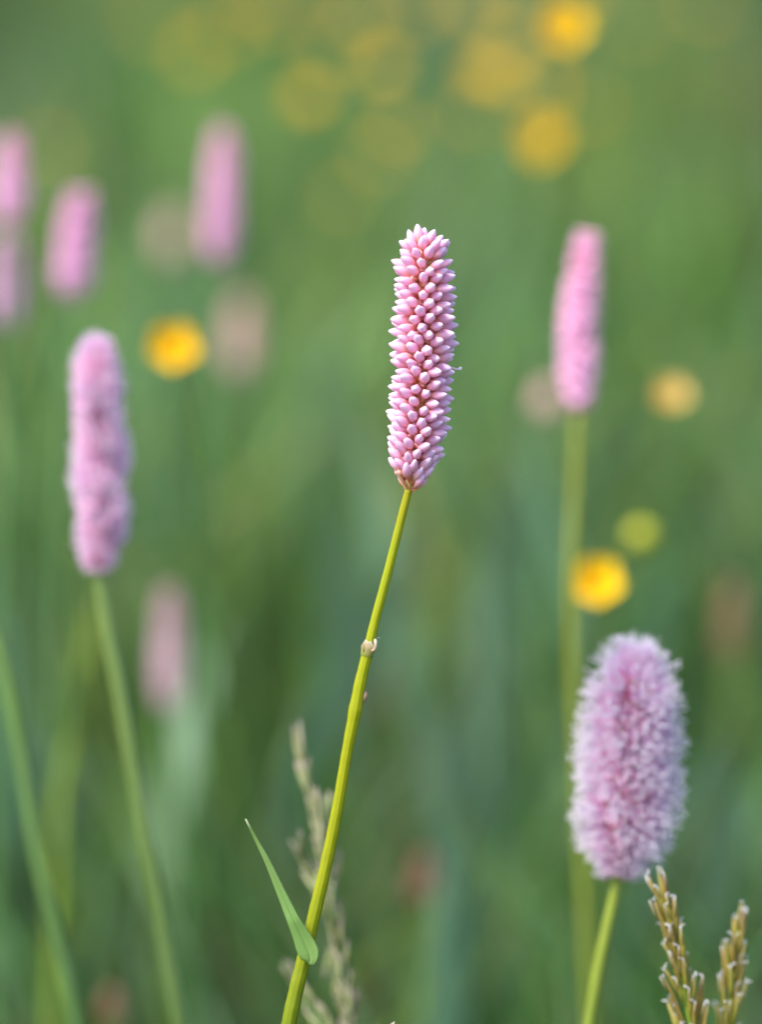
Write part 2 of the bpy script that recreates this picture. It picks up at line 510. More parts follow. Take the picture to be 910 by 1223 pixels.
# ------------------------------------------------------------------ bistort florets
def bud_mesh(seed, length=0.0044, width=0.00196, seg=10, young=False):
    r = random.Random(seed)
    prof = [(-0.22, 0.14), (0.0, 0.22), (0.10, 0.44), (0.28, 0.82), (0.48, 1.0), (0.68, 0.88), (0.85, 0.58), (0.96, 0.28), (1.0, 0.07)]
    mb = MB()
    bx, by = r.uniform(-0.12, 0.12), r.uniform(-0.12, 0.12)
    ph = r.uniform(0, 6.28)
    tw = r.uniform(-0.8, 0.8)
    for z, w in prof:
        lob = 0.05 + 0.16 * max(0, z) ** 2
        for k in range(seg):
            a = 2 * math.pi * k / seg
            rr = w * width / 2 * (1 + lob * math.cos(5 * a + ph + tw * z)) * r.uniform(0.97, 1.03)
            mb.v.append((rr * math.cos(a) + bx * width * z * z, rr * math.sin(a) + by * width * z * z, z * length + r.uniform(-1, 1) * 0.00003))
            mb.t.append(max(0.0, z))
    n = len(prof)
    for i in range(n - 1):
        for k in range(seg):
            k2 = (k + 1) % seg
            mb.f.append((i * seg + k, i * seg + k2, (i + 1) * seg + k2, (i + 1) * seg + k))
    mb.f.append(tuple(range((n - 1) * seg, n * seg)))
    return mb


def open_mesh(seed, length=0.0034, width=0.0039, stamen=0.0068, nst=10):
    """an opened floret: five flared tepals, stamens standing out of the cup"""
    r = random.Random(seed)
    mb = MB()
    seg = 15
    prof = [(-0.3, 0.10), (0.05, 0.22), (0.35, 0.48), (0.65, 0.66), (1.0, 1.0)]
    for i, (z, w) in enumerate(prof):
        for k in range(seg):
            a = 2 * math.pi * k / seg
            lob = math.cos(5 * a)
            amp = 0.0 if i < 3 else (0.10 if i == 3 else 0.30)
            rr = w * width / 2 * (1 + amp * lob) * r.uniform(0.93, 1.07)
            zz = z + (0.20 * lob * (i == 4))
            mb.v.append((rr * math.cos(a), rr * math.sin(a), zz * length))
            mb.t.append(max(0.0, 0.7 * z))
    for i in range(len(prof) - 1):
        for k in range(seg):
            k2 = (k + 1) % seg
            mb.f.append((i * seg + k, i * seg + k2, (i + 1) * seg + k2, (i + 1) * seg + k))
    for s in range(nst):
        a = 2 * math.pi * s / nst + r.uniform(-0.3, 0.3)
        spread = r.uniform(0.15, 0.42)
        ln = stamen * r.uniform(0.75, 1.1)
        e = Vector((math.cos(a) * spread * ln, math.sin(a) * spread * ln, ln))
        m_ = Vector((e.x * 0.35, e.y * 0.35, ln * 0.5))
        mb.tube([(0, 0, 0.0008), m_, e], [0.00015, 0.00013, 0.0001], seg=3, t0=0.8, t1=1.0, cap=False)
        # anther
        q = 0.00030
        n0 = len(mb.v)
        for dv in ((q, 0, 0), (0, q, 0), (-q, 0, 0), (0, -q, 0), (0, 0, q * 1.3), (0, 0, -q)):
            mb.v.append((e.x + dv[0], e.y + dv[1], e.z + dv[2])); mb.t.append(1.0)
        for f in ((0, 1, 4), (1, 2, 4), (2, 3, 4), (3, 0, 4), (1, 0, 5), (2, 1, 5), (3, 2, 5), (0, 3, 5)):
            mb.f.append(tuple(n0 + i for i in f))
    return mb


BUDS = [bud_mesh(s) for s in range(7)]
BUD_ME = [b.mesh('bud', M['bud']) for b in BUDS]
YOUNG = [bud_mesh(50 + s, 0.0023, 0.00135, seg=8) for s in range(4)]
YOUNG_ME = [b.mesh('young_bud', M['young']) for b in YOUNG]
OPEN = [open_mesh(80 + s) for s in range(6)]
OPEN_ME = [b.mesh('floret', M['open']) for b in OPEN]
OPEN2 = [open_mesh(90 + s, 0.0034, 0.0040, 0.0042, 6) for s in range(5)]
OPEN2_ME = [b.mesh('floret', M['open']) for b in OPEN2]
FARBUD = [bud_mesh(120 + s, 0.0036, 0.0022, seg=6) for s in range(3)]


def axis_at(path, s):
    """path: list of Vectors; s in 0..1 by arc length"""
    L = [0]
    for a, b in zip(path, path[1:]):
        L.append(L[-1] + (b - a).length)
    g = s * L[-1]
    for i in range(len(path) - 1):
        if g <= L[i + 1] or i == len(path) - 2:
            u = (g - L[i]) / max(1e-9, L[i + 1] - L[i])
            return path[i].lerp(path[i + 1], u), (path[min(i + 2, len(path) - 1)] - path[max(i - 1, 0)]).normalized(), L[-1]


def spike_sites(path, rows, per, rach, tilt, seed, jit=1.0, twist=0.35):
    """positions and directions of florets in alternating rows round the axis"""
    r = random.Random(seed)
    out = []
    view = FWD
    for i in range(rows):
        s = (i + 0.4) / rows
        for k in range(per):
            ss = min(1.0, max(0.0, s + r.uniform(-0.22, 0.22) * jit / rows))
            p, tan, L = axis_at(path, ss)
            e1 = (RIGHT - tan * RIGHT.dot(tan)).normalized()
            e2 = tan.cross(e1)
            a = 2 * math.pi * (k + 0.5 * (i % 2)) / per + twist * s * 2 + r.uniform(-0.13, 0.13) * jit
            rad = (e1 * math.cos(a) + e2 * math.sin(a))
            el = R(lerp_list(tilt, ss)) + R(r.uniform(-9, 9)) * jit
            d = (rad * math.cos(el) + tan * math.sin(el)).normalized()
            d = (d + Vector((r.uniform(-1, 1), r.uniform(-1, 1), r.uniform(-1, 1))) * 0.06 * jit).normalized()
            rr = rach(ss)
            out.append((p + rad * rr, d, ss, a, rad, tan))
    return out


TILT_BUD = [(0.0, 62), (0.06, 42), (0.16, 20), (0.4, 8), (0.8, 8), (0.93, 20), (1.0, 48)]
TILT_OPEN = [(0.0, 2), (0.1, 2), (0.3, 4), (0.7, 9), (0.86, 26), (1.0, 72)]


def make_rachis(path, o, rr, parent, sites, mat='rachis'):
    mb = MB()
    pts = [axis_at(path, s / 24)[0] - o for s in range(25)]
    mb.tube(pts, [max(0.0002, rr(s / 24) * 0.98) for s in range(25)], seg=10)
    # papery bracts below each floret
    for (p, d, ss, a, rad, tan) in sites:
        side = tan.cross(rad).normalized()
        b0 = p - o - rad * rr(ss) * 0.3 - tan * 0.0009
        if ss < 0.05: continue
        w = 0.0007
        tip = b0 + rad * 0.0017 + tan * 0.0009
        mid = b0 + rad * 0.0010 - tan * 0.0001
        mb.add([b0 + side * w, mid, b0 - side * w, tip], [(0, 1, 3), (1, 2, 3)], [0.5, 0.7, 0.5, 1.0])
    return mb.build('flower_spike', M[mat], parent)


def place(name, me, parent, loc, d, scale, roll):
    ob = link(name, me, parent)
    ob.location = loc
    ob.rotation_mode = 'QUATERNION'
    ob.rotation_quaternion = d.to_track_quat('Z', 'Y') @ Quaternion((0, 0, 1), roll)
    ob.scale = (scale, scale, scale) if not isinstance(scale, tuple) else scale
    return ob


# ------------------------------------------------------------------ the sharp bistort spike
def main_bistort():
    D = FOCUS
    stem_px = [(488, 585, D), (481, 612, D), (464, 680, D), (447, 745, D), (440, 775, D), (431, 812, D), (424, 850, D),
               (415, 895, D), (404, 960, D), (390, 1030, D), (376, 1090, D), (363, 1145, D), (352, 1190, D), (343, 1235, D)]
    pts, base = to_ground(stem_px)
    root = empty('bistort_flower', base, 'slender bistort with tight pink buds on a lime stem bearing one narrow clasping leaf', 'flower',
                 'pink bistort flowers in the meadow')
    pts = [p - base for p in pts]
    sp = smooth_path(pts, 8)
    # radius by pixel row measured from the photo
    Rw = [(585, 5.2), (612, 5.6), (745, 6.4), (768, 6.8), (778, 7.4), (800, 7.6), (835, 8.6), (850, 9.4), (864, 8.2), (900, 7.4), (1000, 8.0),
          (1120, 9.0), (1145, 9.6), (1235, 10.5)]
    rad = []
    for p in sp:
        w = p + base - CAM
        dep = w.dot(FWD)
        row = 611.5 - w.dot(UP) / (PX * dep / FOCUS)
        rad.append(lerp_list(Rw, row) * PX * 0.88 * (1 + 0.02 * math.sin(row * 0.21) + 0.015 * math.sin(row * 0.53)))
    mb = MB(); mb.tube(sp, rad, seg=36, ribs=0.035)
    stem = mb.build('stem', M['stem'], root)

    # papery sheath at the upper joint
    def sheath(px0, py0, px1, py1, r0, r1, seed, name='sheath', a0=0.0, a1=6.2832):
        r = random.Random(seed)
        A, B = P(px0, py0, D) - base, P(px1, py1, D) - base
        ax = (B - A).normalized()
        e1 = (RIGHT - ax * RIGHT.dot(ax)).normalized(); e2 = ax.cross(e1)
        m = MB(); n = 18
        for i in range(5):
            s = i / 4
            for k in range(n):
                a = a0 + (a1 - a0) * k / (n - 1)
                rr = (r0 + (r1 - r0) * s ** 1.6) * PX * (1 + (0.10 * math.sin(3 * a + seed) + r.uniform(-.06, .06)) * s)
                h = s * (1 + (0.25 * math.sin(2 * a + seed * 1.7) + r.uniform(-.22, .22)) * s)
                q = A + (B - A) * h + (e1 * math.cos(a) + e2 * math.sin(a)) * rr
                m.v.append(tuple(q)); m.t.append(s)
        for i in range(4):
            for k in range(n - 1):
                m.f.append((i * n + k, i * n + k + 1, (i + 1) * n + k + 1, (i + 1) * n + k))
        return m.build(name, M['paper'], stem)
    sheath(437.5, 784, 441.5, 769, 7.5, 9.4, 3)
    # curled-back papery lip and thread at the joint, and a loose pink scale lower down
    m = MB(); m.tube(smooth_path([P(444, 778, D - .001) - base, P(448, 774, D - .001) - base, P(448.5, 767, D - .001) - base, P(447.5, 763, D) - base], 4),
                     [0.00032] * 12 + [0.0001], seg=6, t0=0.8, t1=1.0)
    m.tube([P(448, 762, D) - base, P(451, 761.5, D) - base, P(454, 762, D) - base], [0.00012, 0.0001, 0.00006], seg=5, t0=0.9, t1=1)
    m.tube([P(434.5, 778, D - .001) - base, P(434.3, 770, D - .001) - base, P(435, 766, D - .001) - base], [0.0002, 0.00012, 0.00005], seg=5, t0=0.7, t1=1)
    m.build('sheath_lip', M['paper'], stem)
    m = MB(); m.tube(smooth_path([P(431, 842, D) - base, P(434.5, 834, D) - base, P(435.5, 828, D) - base, P(433.8, 823, D) - base], 3),
                     [0.0002, 0.0004, 0.0005, 0.0006, 0.00062, 0.0006, 0.0005, 0.0004, 0.0002, 0.0001], seg=8, t0=0.5, t1=0.9)
    m.build('dry_scale', M['paper'], stem)

    # clasping leaf
    mid = [(293.5, 978, 0.6), (306, 1003, 3.6), (318, 1026, 6.5), (331, 1055, 10), (342, 1080, 13.5), (351, 1100, 17),
           (359, 1116, 22), (365, 1129, 27), (369, 1139, 27), (370, 1147, 19), (368, 1152, 5)]
    P3 = smooth_path([Vector((a, b, w)) for a, b, w in mid], 4)
    m = MB(); ncr = 17
    for i, q in enumerate(P3):
        a, b = P3[max(i - 1, 0)], P3[min(i + 1, len(P3) - 1)]
        tx, ty = b.x - a.x, b.y - a.y
        ln = math.hypot(tx, ty); nx, ny = -ty / ln, tx / ln
        s = i / (len(P3) - 1)
        for k in range(ncr):
            u = -1 + 2 * k / (ncr - 1)
            # a shallow trough, its base wrapping the stem
            dd = D - 0.0034 * min(1, s / .5) ** 1.4 + (0.10 * (1 - s) * abs(u) ** 1.3 - 0.24 * max(0, s - .55) * abs(u) ** 1.6) * q.z * PX * 2 - 0.0003 * math.sin(9 * s + u * 2) * s + (0.0018 if s > .99 else 0.0) + 0.00007 * math.cos(u * 4 * math.pi * 2) + 0.00025 * max(0, 1 - abs(u) * 6) * min(1, s * 3)
            m.v.append(tuple(P(q.x + nx * u * q.z * .44, q.y + ny * u * q.z * .44, dd) - base)); m.t.append(1 - s)
    for i in range(len(P3) - 1):
        for k in range(ncr - 1):
            m.f.append((i * ncr + k, i * ncr + k + 1, (i + 1) * ncr + k + 1, (i + 1) * ncr + k))
    lf = m.build('leaf', M['leaf'], root)
    so = lf.modifiers.new('thick', 'SOLIDIFY'); so.thickness = 0.00022; so.offset = 0

    # spike
    ax_px = [(488, 586), (491, 565), (496, 535), (501, 490), (505, 430), (506.5, 380), (506, 330), (505, 297)]
    path = smooth_path([P(a, b, D) for a, b in ax_px], 6)
    rr = lambda s: lerp_list([(0, 4.8), (0.06, 5.0), (0.12, 6.0), (0.2, 6.8), (0.7, 7.2), (0.9, 6.5), (1.0, 4)], s) * PX
    sites = spike_sites(path, 32, 8, rr, TILT_BUD, 4, jit=0.7, twist=0.18)
    spike = make_rachis(path, base, rr, root, sites)
    r = random.Random(9)
    for (p, d, ss, a, rad_, tan) in sites:
        sc = r.uniform(0.90, 1.06) * lerp_list([(0, 0.82), (0.12, 1.0), (0.8, 1.02), (1.0, 0.9)], ss)
        if r.random() < (0.985 if ss > 0.07 else 0.6):
            place('bud', BUD_ME[r.randrange(7)], spike, p - base + rad_ * 0.0006, d, (sc, sc, sc * r.uniform(0.96, 1.12)), r.uniform(0, 6.28))
        if 0.05 < ss < 0.93 and r.random() < 0.8:
            side = tan.cross(rad_).normalized()
            d2 = (d - tan * r.uniform(0.25, 0.55) + side * r.uniform(-0.5, 0.5)).normalized()
            place('young_bud', YOUNG_ME[r.randrange(4)], spike, p - base - tan * 0.0006 + side * r.uniform(-.5, .5) * 0.0012 - rad_ * 0.0001,
                  d2, r.uniform(0.75, 1.05), r.uniform(0, 6.28))
    # crown of upright buds at the tip
    for k, (xa, ya, xb, yb, dd) in enumerate(((501, 293, 499.5, 268, 0), (497, 299, 487, 275, 0), (507, 296, 518, 274, 0), (511, 300, 529, 282, .0006), (505, 301, 506, 281, -.0014),
                                             (513, 303, 537, 290, .0002), (496, 303, 481, 288, .0003), (503, 296, 508, 272, .0018), (500, 298, 494, 278, .0016))):
        A, B = P(xa, ya, D) - base, P(xb, yb, D + dd) - base
        ln = (B - A).length / 0.0043
        place('bud', BUD_ME[k % 7], spike, A, (B - A).normalized(), (0.92, 0.92, ln), r.uniform(0, 6))
    # one stamen pokes out of an opening floret
    m = MB()
    q = [P(540, 439, D) - base, P(545, 441, D) - base, P(549, 440, D) - base]
    m.tube(q, [0.0002, 0.00016, 0.00014], seg=6, t0=0.8, t1=0.95)
    m.tube([P(548, 440.5, D) - base, P(549.8, 440, D) - base, P(551.5, 440, D) - base], [0.0002, 0.00040, 0.0002], seg=6, t0=1, t1=1)
    m.build('stamen', M['open'], spike)
    # dry bracts at the foot of the spike
    m = MB()
    for (xa, ya, xb, yb, w) in ((485, 582, 470, 559, 1.3), (491, 583, 503, 574, 1.1), (487, 584, 484, 572, 1.5)):
        A, B = P(xa, ya, D - .001) - base, P(xb, yb, D - .002) - base
        n = (B - A).cross(FWD).normalized() * w * PX
        m.add([A - n * .6, A + n * .6, (A + B) / 2 + n - FWD * .0003, (A + B) / 2 - n - FWD * .0003, B], [(0, 1, 2, 3), (3, 2, 4)], [0.1, 0.1, 0.4, 0.4, 0.8])
    m.build('dry_bract', M['dry'], spike)


main_bistort()


# ------------------------------------------------------------------ the other bistorts
def bistort(label, axis_px, stem_px, d, width_px, mode='far', mat='pink_far', stem_mat='stem_dim', rows=26, per=8, seed=1,
            stem_r=0.0013, group='pink bistort flowers in the meadow', tilt=None):
    """axis_px bottom -> top, stem_px top -> down (px, py); width_px the spike's width in the photo"""
    pts, base = to_ground([(a, b, d if len(r_) == 0 else r_[0]) for a, b, *r_ in stem_px])
    root = empty('bistort_flower', base, label, 'flower', group)
    pts = [p - base for p in pts]
    sp = smooth_path(pts, 6)
    mb = MB(); n = len(sp)
    mb.tube(sp, [stem_r * (1.35 - 0.35 * i / (n - 1)) for i in range(n)], seg=10)
    mb.build('stem', M[stem_mat], root)
    path = smooth_path([P(a, b, d) for a, b in axis_px], 5)
    s_m = PX * d / FOCUS
    half = width_px * 0.5 * s_m
    if mode == 'open':
        reach = 0.0061
        MES = OPEN_ME
    elif mode == 'half':
        reach = 0.0040
        MES = OPEN2_ME
    else:
        reach = 0.0040
        MES = None
    core = max(0.0010, half - reach)
    fsc = min(1.0, half / (core + reach))
    if mode == 'far':
        path = [axis_at(path, q / 20 * max(.5, 1 - 0.0028 / max(.004, axis_at(path, 0)[2])))[0] for q in range(21)]
    rr = lambda s: lerp_list([(0, 0.5), (0.1, 0.85), (0.25, 1), (0.85, 1.0), (1.0, 0.35)], s) * core
    if mode == 'open':
        rr = lambda s: lerp_list([(0, 0.15), (0.10, 0.5), (0.28, 0.95), (0.5, 1), (0.78, 0.92), (0.92, .55), (1.0, 0.15)], s) * core
    sites = spike_sites(path, rows, per, rr, tilt or (TILT_OPEN if mode != 'far' else TILT_BUD), seed, jit=1.3)
    r = random.Random(seed + 5)
    spike = make_rachis(path, base, rr, root, sites, 'rachis_pink')
    if MES:
        q_ = [(r.uniform(0.6, 2.6), r.uniform(1.5, 4.5), r.uniform(0, 6.28)) for _ in range(4)]
        amp = 0.022 if mode == 'open' else 0.075
        for (p, dv, ss, a, rad, tan) in sites:
            sc = r.uniform(0.85, 1.12) * (1 + amp * sum(math.sin(round(u1) * a + u2 * 6.28 * ss + u3) for u1, u2, u3 in q_)) * lerp_list([(0, 0.62), (0.15, .98), (0.3, 1), (0.8, 0.98), (1, .8)], ss)
            place('floret', MES[r.randrange(len(MES))], spike, p - base, dv, sc, r.uniform(0, 6.28))
    else:
        tap = [(0, r.uniform(.7, 1)), (r.uniform(.2, .5), 1.06), (1, r.uniform(.5, .85))]
        m = MB()
        for (p, dv, ss, a, rad, tan) in sites:
            sc = r.uniform(0.85, 1.2) * fsc * lerp_list(tap, ss)
            X = Matrix.Translation(p - base) @ frame_to(dv, roll=r.uniform(0, 6)).to_4x4() @ Matrix.Diagonal((sc, sc, sc, 1))
            m.add_mesh(FARBUD[r.randrange(3)], X)
        fl = m.build('florets', M[mat], spike)
        fl['kind'] = 'stuff'
    return root


bistort('fluffy wide bistort in full bloom with stamens standing out, stem rising beside brown grass spikes',
        [(738, 1046), (743, 1000), (750, 930), (754, 860), (757, 805), (758, 787)],
        [(738, 1046), (731, 1080), (718, 1140), (703, 1223), (694, 1275)], 0.646, 120, 'open', stem_mat='stem_olive', rows=29, per=10, seed=21, stem_r=0.0011)
bistort('lumpy pink bistort with small open florets on a long pale green curving stem',
        [(118, 676), (121, 640), (121, 580), (119, 520), (117, 460), (117, 416)],
        [(118, 676), (127, 740), (143, 820), (158, 910), (176, 1010), (195, 1110), (217, 1230)], 0.684, 60, 'half', stem_mat='stem_green', rows=30, per=10, seed=33, stem_r=0.0015)
bistort('soft pink bistort with curving spike on a thick olive stem above a buttercup',
        [(690, 492), (690, 440), (691, 380), (697, 320), (704, 268)],
        [(690, 492), (687, 570), (682, 680), (684, 800), (690, 930), (700, 1120)], 0.745, 50, 'far', stem_mat='stem_olive', rows=26, seed=41, stem_r=0.00095)
bistort('pale pink upright bistort out of focus, standing behind a yellow buttercup',
        [(262, 318), (264, 260), (266, 200), (268, 146)],
        [(262, 318), (258, 420), (250, 560), (246, 700)], 0.90, 42, 'far', rows=26, seed=42, stem_r=0.0010)
bistort('short lilac bistort out of focus between two taller pink bistorts',
        [(86, 358), (90, 310), (94, 260), (98, 222)],
        [(86, 358), (80, 480), (72, 640), (70, 800)], 0.85, 48, 'far', rows=20, seed=43, stem_r=0.0010)
bistort('deep pink bistort out of focus, standing close in front of another pink spike',
        [(10, 272), (12, 230), (14, 190), (16, 150)],
        [(10, 272), (6, 420), (2, 620), (-2, 800)], 0.85, 42, 'far', rows=20, seed=44, stem_r=0.0010)
bistort('second pink bistort out of focus, its tip hidden behind the deep pink one',
        [(8, 395), (8, 350), (9, 310), (10, 270)],
        [(8, 395), (4, 520), (0, 660), (-4, 800)], 0.86, 46, 'far', mat='pink_far', rows=20, seed=45, stem_r=0.0010)
bistort('faded mauve bistort standing low behind the stem of the lumpy pink one',
        [(202, 850), (203, 800), (203, 740), (202, 694)],
        [(202, 850), (206, 930), (212, 1020), (220, 1120)], 0.90, 40, 'far', mat='pink_dull', rows=22, seed=46, stem_r=0.0010)
bistort('faint dusky bistort far behind, below the pale pink upright one',
        [(288, 446), (288, 410), (289, 380), (290, 350)],
        [(288, 446), (286, 520), (284, 600), (284, 700)], 1.12, 34, 'far', mat='pink_peach', rows=20, seed=47, stem_r=0.0010)
bistort('tiny dull pink bistort far behind, almost lost in green blur',
        [(206, 310), (207, 290), (208, 265), (208, 250)],
        [(206, 310), (206, 380), (206, 440), (206, 520)], 1.2, 30, 'far', mat='pink_peach', rows=18, seed=48, stem_r=0.0010)
bistort('peach pink bistort low behind the one with the thick olive stem',
        [(652, 496), (653, 480), (655, 465), (656, 450)],
        [(652, 496), (648, 580), (645, 660), (644, 760)], 0.95, 32, 'far', mat='pink_peach', rows=12, seed=49, stem_r=0.0010)
bistort('brownish withered bistort low in the grass near the faded mauve one',
        [(298, 850), (300, 815), (302, 780), (303, 745)],
        [(298, 850), (296, 910), (294, 980), (294, 1050)], 1.5, 26, 'far', mat='pink_dull', rows=18, seed=50, stem_r=0.0010)
# its head leans out of the picture; only the bare stem is in view
bistort('leaning bare green stem of a bistort whose head is out of view',
        [(-74, 590), (-84, 530), (-95, 460), (-104, 390)],
        [(-74, 590), (-30, 690), (0, 775), (22, 880), (42, 1000), (66, 1110), (95, 1235)], 0.70, 76, 'far', stem_mat='stem_green', rows=24, seed=51, stem_r=0.0014)


# ------------------------------------------------------------------ buttercups
def petal_mesh(seed):
    r = random.Random(seed)
    m = MB(); nu, nv = 6, 5
    for i in range(nu):
        s = i / (nu - 1)
        w = 0.0046 * math.sin(math.pi * (0.10 + 0.80 * s) ** 0.9) ** 0.8
        for k in range(nv):
            u = -1 + 2 * k / (nv - 1)
            x = 0.0010 + 0.0078 * s * (1 - 0.06 * u * u)
            z = 0.0045 * s ** 1.5 + 0.0016 * u * u * s + r.uniform(-.0001, .0001)
            m.v.append((x, u * w, z)); m.t.append(s)
    for i in range(nu - 1):
        for k in range(nv - 1):
            m.f.append((i * nv + k, i * nv + k + 1, (i + 1) * nv + k + 1, (i + 1) * nv + k))
    return m


PETALS = {k: [petal_mesh(200 + s).mesh('petal', M[k]) for s in range(3)] for k in ('yellow', 'yellow_dull')}


def centre_mesh():
    m = MB(); r = random.Random(6)
    prof = [(0.0014, 0.0), (0.0017, 0.0010), (0.0012, 0.0022), (0.0003, 0.0027)]
    seg = 8
    for i, (w, z) in enumerate(prof):
        for k in range(seg):
            a = 6.2832 * k / seg
            m.v.append((w * math.cos(a), w * math.sin(a), z)); m.t.append(0.2)
    for i in range(3):
        for k in range(seg):
            k2 = (k + 1) % seg
            m.f.append((i * seg + k, i * seg + k2, (i + 1) * seg + k2, (i + 1) * seg + k))
    m.f.append(tuple(range(3 * seg, 4 * seg)))
    for s in range(22):
        a = r.uniform(0, 6.28); q = r.uniform(0.0015, 0.0034)
        e = Vector((math.cos(a) * q, math.sin(a) * q, r.uniform(0.0022, 0.0036)))
        m.tube([(math.cos(a) * .001, math.sin(a) * .001, 0.0003), e], [0.00012, 0.0003], seg=4, t0=0.3, t1=0.9)
    return m


CENTRE = centre_mesh().mesh('centre', M['yellow'])


def sepals_mesh():
    m = MB()
    for s in range(5):
        a = 6.2832 * (s + .5) / 5
        c, n = math.cos(a), math.sin(a)
        sd_ = Vector((-n, c, 0)) * 0.0014
        A = Vector((c, n, 0)) * 0.0008; B = Vector((c, n, 0)) * 0.003 + Vector((0, 0, -0.0003)); T = Vector((c, n, 0)) * 0.005 + Vector((0, 0, .0008))
        m.add([A - sd_ * .5, A + sd_ * .5, B + sd_, B - sd_, T], [(0, 1, 2, 3), (3, 2, 4)], [0.3, 0.3, 0.6, 0.6, 1])
    return m


SEPALS = sepals_mesh().mesh('sepals', M['stem_green'])


def buttercup(px, py, d, label, size=1.0, face=None, mat='yellow', group='yellow buttercups', seed=0, kind='open'):
    r = random.Random(seed * 31 + 3)
    top = P(px, py, d)
    up = face or Vector((r.uniform(-.35, .35), r.uniform(-0.55, 0.0), 1))
    up = Vector(up).normalized()
    low = top - up * 0.05 + Vector((r.uniform(-.01, .01), r.uniform(-.01, .01), -0.03))
    base = Vector((low.x + r.uniform(-.04, .04), low.y + r.uniform(-.03, .04), 0))
    root = empty('buttercup', base, label, 'flower', group)
    mid = (low + base) / 2 + Vector((r.uniform(-.01, .01), 0, 0))
    sp = smooth_path([base - Vector((0, 0, .006)) - base, mid - base, low - base, top - base], 5)
    m = MB(); m.tube(sp, [0.0011 - 0.0004 * i / (len(sp) - 1) for i in range(len(sp))], seg=7)
    m.build('stem', M['stem_green'], root)
    roll = r.uniform(0, 6.28)
    if kind == 'bud':
        mb = MB(); prof = [(0.0010, -.001), (0.0032, 0.001), (0.0042, 0.0035), (0.0034, 0.006), (0.0012, 0.0078), (0.0002, 0.008)]
        for (w, z) in prof:
            for k in range(10):
                a = 6.2832 * k / 10
                ww = w * (1 + .07 * math.cos(5 * a))
                mb.v.append((ww * math.cos(a) * size, ww * math.sin(a) * size, z * size)); mb.t.append(max(0, z / .008))
        for i in range(len(prof) - 1):
            for k in range(10):
                k2 = (k + 1) % 10
                mb.f.append((i * 10 + k, i * 10 + k2, (i + 1) * 10 + k2, (i + 1) * 10 + k))
        b_ = place('flower_bud', mb.mesh('flower_bud', M['yellow_bud']), root, top - base, up, 1.0, roll)
        return root
    q0 = up.to_track_quat('Z', 'Y')
    for k in range(5):
        ob = link('petal', PETALS[mat][k % 3], root)
        ob.location = top - base
        ob.rotation_mode = 'QUATERNION'
        ob.rotation_quaternion = q0 @ Quaternion((0, 0, 1), roll + 6.2832 * k / 5 + r.uniform(-.06, .06)) @ Quaternion((0, 1, 0), r.uniform(-.15, .12))
        ob.scale = (size,) * 3
    place('centre', CENTRE, root, top - base, up, size, roll)
    place('sepals', SEPALS, root, top - base, up, size, roll)
    return root


FACE = (-0.05, -0.85, 0.45)
buttercup(208, 419, 0.79, 'single yellow buttercup below the pale pink upright bistort', 0.76, FACE, seed=1)
buttercup(712, 698, 0.77, 'bright yellow buttercup just above the fluffy bistort, beside an olive stem', 0.76, FACE, seed=2)
buttercup(764, 655, 0.86, 'greenish yellow closed buttercup bud behind the bright buttercup', 0.95, (0.1, -.3, 1), seed=3, kind='bud')
buttercup(800, 474, 0.85, 'dull tan fading buttercup beside the curving pink bistort', 0.55, (0.1, -.8, .6), mat='yellow_dull', seed=4)
buttercup(676, 36, 0.93, 'vivid golden buttercup highest above the grass', 0.78, FACE, seed=5)
buttercup(645, 168, 1.12, 'pale golden buttercup disc just above the curving pink bistort', 0.85, FACE, seed=6)
FAR = 'hazy far buttercup dissolved in green blur'
for i, (px, py, d, s) in enumerate([(368, 122, 1.33, 1.06), (456, 84, 1.39, 0.98), (574, 92, 1.27, 1.06), (604, 96, 1.42, 1.02), (470, 160, 1.48, 0.98),
                                    (655, 108, 1.48, 0.94), (236, 66, 1.71, 1.10), (560, 140, 1.59, 0.85), (430, 22, 1.71, 1.10), (500, 10, 1.94, 1.20),
                                    (690, -4, 1.59, 1.02), (625, 4, 1.82, 1.20), (330, 20, 1.94, 1.10), (405, 238, 1.53, 0.68), (560, 6, 1.71, 1.20),
                                    (755, 30, 2.06, 1.00), (58, 178, 1.59, 0.68), (300, 2, 1.77, 1.20), (840, 8, 1.94, 1.00), (180, 30, 2.06, 1.00),
                                    (445, 190, 1.71, 1.00), (610, 60, 1.77, 1.20), (700, 130, 1.88, 1.00), (400, 60, 2.06, 1.20), (270, 40, 1.94, 1.00)]):
    buttercup(px, py, d, FAR, s * 0.7, seed=20 + i, group='far buttercups in the blur', face=(rnd.uniform(-.3, .3), -.6, .8))


